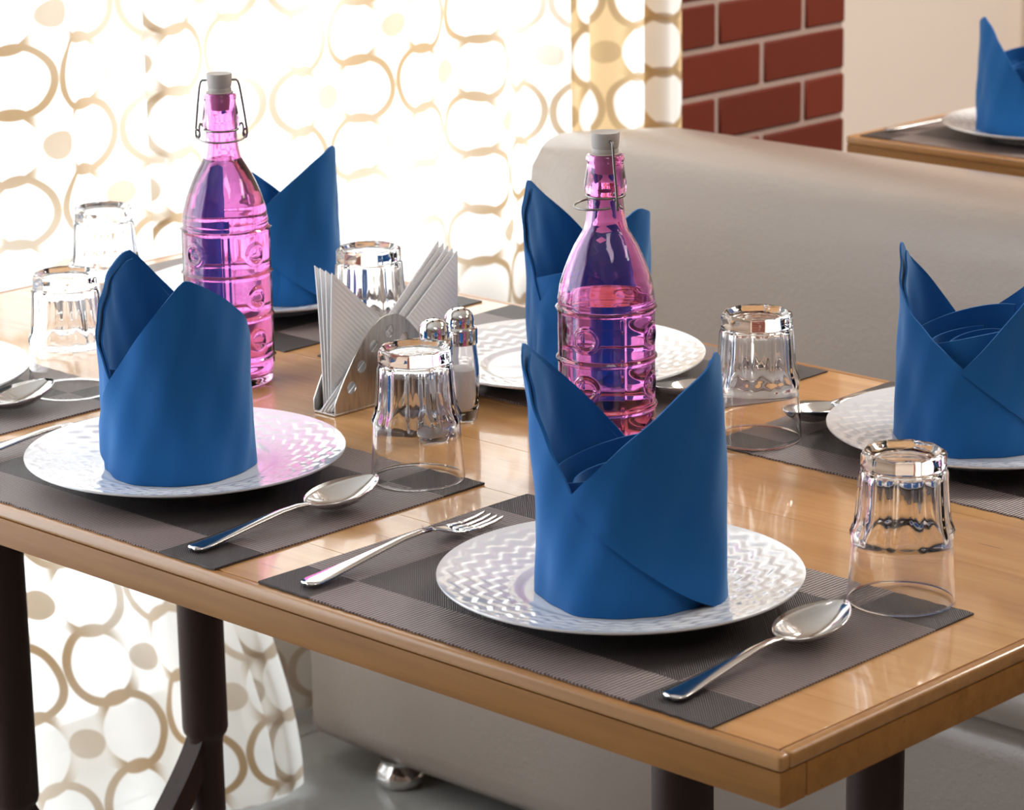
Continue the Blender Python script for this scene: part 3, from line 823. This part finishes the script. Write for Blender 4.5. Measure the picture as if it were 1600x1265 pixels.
def paper(y0, sgn, x, h, off, tilt, curl, label, k, wd):
    """one paper napkin folded to a triangle, outer edge upright, long edge sloping to the middle"""
    V, n = [], 14; th = .0014
    for lay in (0, 1):
        for i in range(n+1):
            for j in range(n+1):
                a = i/n; b_ = j/n*(1-a*.985)         # a: outer edge to middle ; b up
                yy = -sgn*a*wd; zz = b_*h
                xx = curl*(b_**2)*(.3+.7*(1-a)) + tilt*zz + (.0018*math.sin(a*PI)*(-1 if k % 2 else 1)) + (th if lay else 0)
                V.append((xx, yy, zz))
    m1 = (n+1)**2; f = []
    I = lambda l, i, j: l*m1+i*(n+1)+j
    for i in range(n):
        for j in range(n):
            f.append((I(0, i, j), I(0, i+1, j), I(0, i+1, j+1), I(0, i, j+1))); f.append((I(1, i, j+1), I(1, i+1, j+1), I(1, i+1, j), I(1, i, j)))
        f.append((I(0, i, n), I(0, i+1, n), I(1, i+1, n), I(1, i, n))); f.append((I(1, i, 0), I(1, i+1, 0), I(0, i+1, 0), I(0, i, 0)))
        f.append((I(1, 0, i), I(1, 0, i+1), I(0, 0, i+1), I(0, 0, i))); f.append((I(0, n, i), I(0, n, i+1), I(1, n, i+1), I(1, n, i)))
    bm = bmesh.new(); bv = [bm.verts.new(p) for p in V]
    for q in f:
        try: bm.faces.new([bv[i] for i in q])
        except ValueError: pass
    o = from_bm('paper_napkin', bm, PAPER, None, 50); o.location = (HX+x, HY+y0, TZ+.0036)
    return tag(o, label, 'paper napkin', 'white paper napkins in the steel holder')
ordl = ('hindmost', 'second from the back', 'third from the back', 'front')
for k in range(4):
    paper(-.060+.0012*k, -1, -.0108+.0019*k, .133-.0016*k, .0, .008*k, (-.006, -.003, .0, .004)[k], ordl[k]+' white paper napkin of the left stack in the steel holder', k, .150)
ordr = ('hindmost', 'second from the back', 'middle', 'second from the front', 'front')
for k in range(5):
    paper(.086+.0022*k, 1, .0005+.0022*k, .134-.0022*k, .0, -.03+.014*k, 0, ordr[k]+' white paper napkin of the right stack in the steel holder', k, .160)

# ------------------------------------------------------------------ cutlery
def section_mesh(name, rows, m, parent=None, th=.0016):
    """rows: list of (y, halfwidth, z_edge, z_mid) -> solid strip"""
    n = 12; V = []
    for lay in (0, 1):
        for (y, w, ze, zm) in rows:
            for k in range(n+1):
                s = -1+2*k/n; V.append((s*w, y, zm + (ze-zm)*(s*s) - (th if lay else 0)))
    R = len(rows); m1 = R*(n+1); I = lambda l, i, k: l*m1+i*(n+1)+k; f = []
    for i in range(R-1):
        for k in range(n):
            f.append((I(0, i, k), I(0, i, k+1), I(0, i+1, k+1), I(0, i+1, k))); f.append((I(1, i+1, k), I(1, i+1, k+1), I(1, i, k+1), I(1, i, k)))
        f.append((I(0, i, 0), I(0, i+1, 0), I(1, i+1, 0), I(1, i, 0))); f.append((I(1, i, n), I(1, i+1, n), I(0, i+1, n), I(0, i, n)))
    for k in range(n):
        f.append((I(1, 0, k), I(1, 0, k+1), I(0, 0, k+1), I(0, 0, k))); f.append((I(0, R-1, k), I(0, R-1, k+1), I(1, R-1, k+1), I(1, R-1, k)))
    return mesh(name, V, f, m, parent)
HANDLE = [(0.0, .0030, .0022), (.0012, .0062, .0026), (.004, .0086, .0030), (.008, .0094, .0032), (.02, .0088, .0040), (.05, .0066, .0068), (.08, .0049, .0098), (.105, .0039, .0122), (.125, .0034, .0128), (.137, .0034, .0122)]
def spoon(x, y, ang, label, z=MZ):
    t = thing('table_spoon', label, 'spoon', (x, y, z), ang, 'steel table spoons')
    section_mesh('handle', [(a*.868, w, zz+.0016-.0004, zz+.0016+.0006) for a, w, zz in HANDLE] + [(.1235, .0042, .0128, .0122)], STEEL, t, .0018)
    rows = []; L0, L1 = .1195, .1945
    for i in range(27):
        q = i/26; a = PI*q**.90
        w = .0238*max(math.sin(a), 0)**.60 if 0 < q < 1 else .001
        w = max(w, .0034 if q < .3 else .0010)
        rim = .0128 + .0085*q; dep = .0132*max(0, math.sin(PI*q))**.8
        rows.append((L0+(L1-L0)*q, w, rim, rim-dep))
    section_mesh('bowl', rows, STEEL, t, .0013)
    return t
def fork(x, y, ang, label, z=MZ):
    t = thing('table_fork', label, 'fork', (x, y, z), ang, 'steel table forks')
    section_mesh('handle', [(a, w, zz+.0016-.0004, zz+.0016+.0006) for a, w, zz in HANDLE], STEEL, t, .0018)
    section_mesh('head', [(.136, .0034, .0136, .0132), (.143, .0055, .0125, .0118), (.150, .0098, .0100, .0088), (.157, .0118, .0080, .0066), (.165, .0121, .0066, .0050), (.169, .0121, .0060, .0046)], STEEL, t, .0017)
    for k in range(4):
        cx = -.0102+.0068*k
        rows = [(.1682, .00205, .0052), (.185, .0019, .0040), (.200, .0016, .0046), (.209, .0011, .0060), (.2115, .0004, .0066)]
        o = section_mesh('tine', [(a, w, zz, zz) for a, w, zz in rows], STEEL, t, .0016); o.location = (cx, 0, .0004 + .0006*(abs(k-1.5) > 1))
    return t
def aim(h, tip): return math.atan2(tip[1]-h[1], tip[0]-h[0]) - PI/2
spoon(.3995, .017, aim((.3995, .017), (.399, .213)), 'steel spoon at the right of the front right plate')
spoon(-.091, .013, aim((-.091, .013), (-.084, .201)), 'steel spoon at the right of the left front plate')
spoon(-.531, .030, aim((-.531, .030), (-.540, .216)), 'steel spoon at the left frame edge, beside the cut-off plate')
spoon(.046, .776, aim((.046, .776), (.052, .58)), 'steel spoon at the far right place setting, bowl towards the camera')
spoon(-.088, .764, aim((-.088, .764), (-.090, .57)), 'steel spoon at the far edge behind the plate and right bottle')
fork(.040, .014, aim((.040, .014), (.034, .225)), 'steel fork at the left of the front right plate')
fork(-.428, .016, aim((-.428, .016), (-.4235, .21)), 'steel fork at the left of the left front plate, cut by the frame edge')
fork(-.790, 1.858, aim((-.790, 1.858), (-.735, 1.96)), 'steel fork lying on the back table')

# housings for the added fill lamps
for x, y, w_ in ((1.7, -.6, 'in front of the near table'), (.3, 2.6, 'above the back table'), (2.6, 2.2, 'at the right of the room')):
    t = thing('fill_light_panel', 'added unseen fill light panel '+w_, 'added fill light', (x, y, 2.72), 0, 'added fill light panels')
    box('housing', (-.62, -.32, -.04), (.62, .32, 0), LAMPM, t, .004, 1)
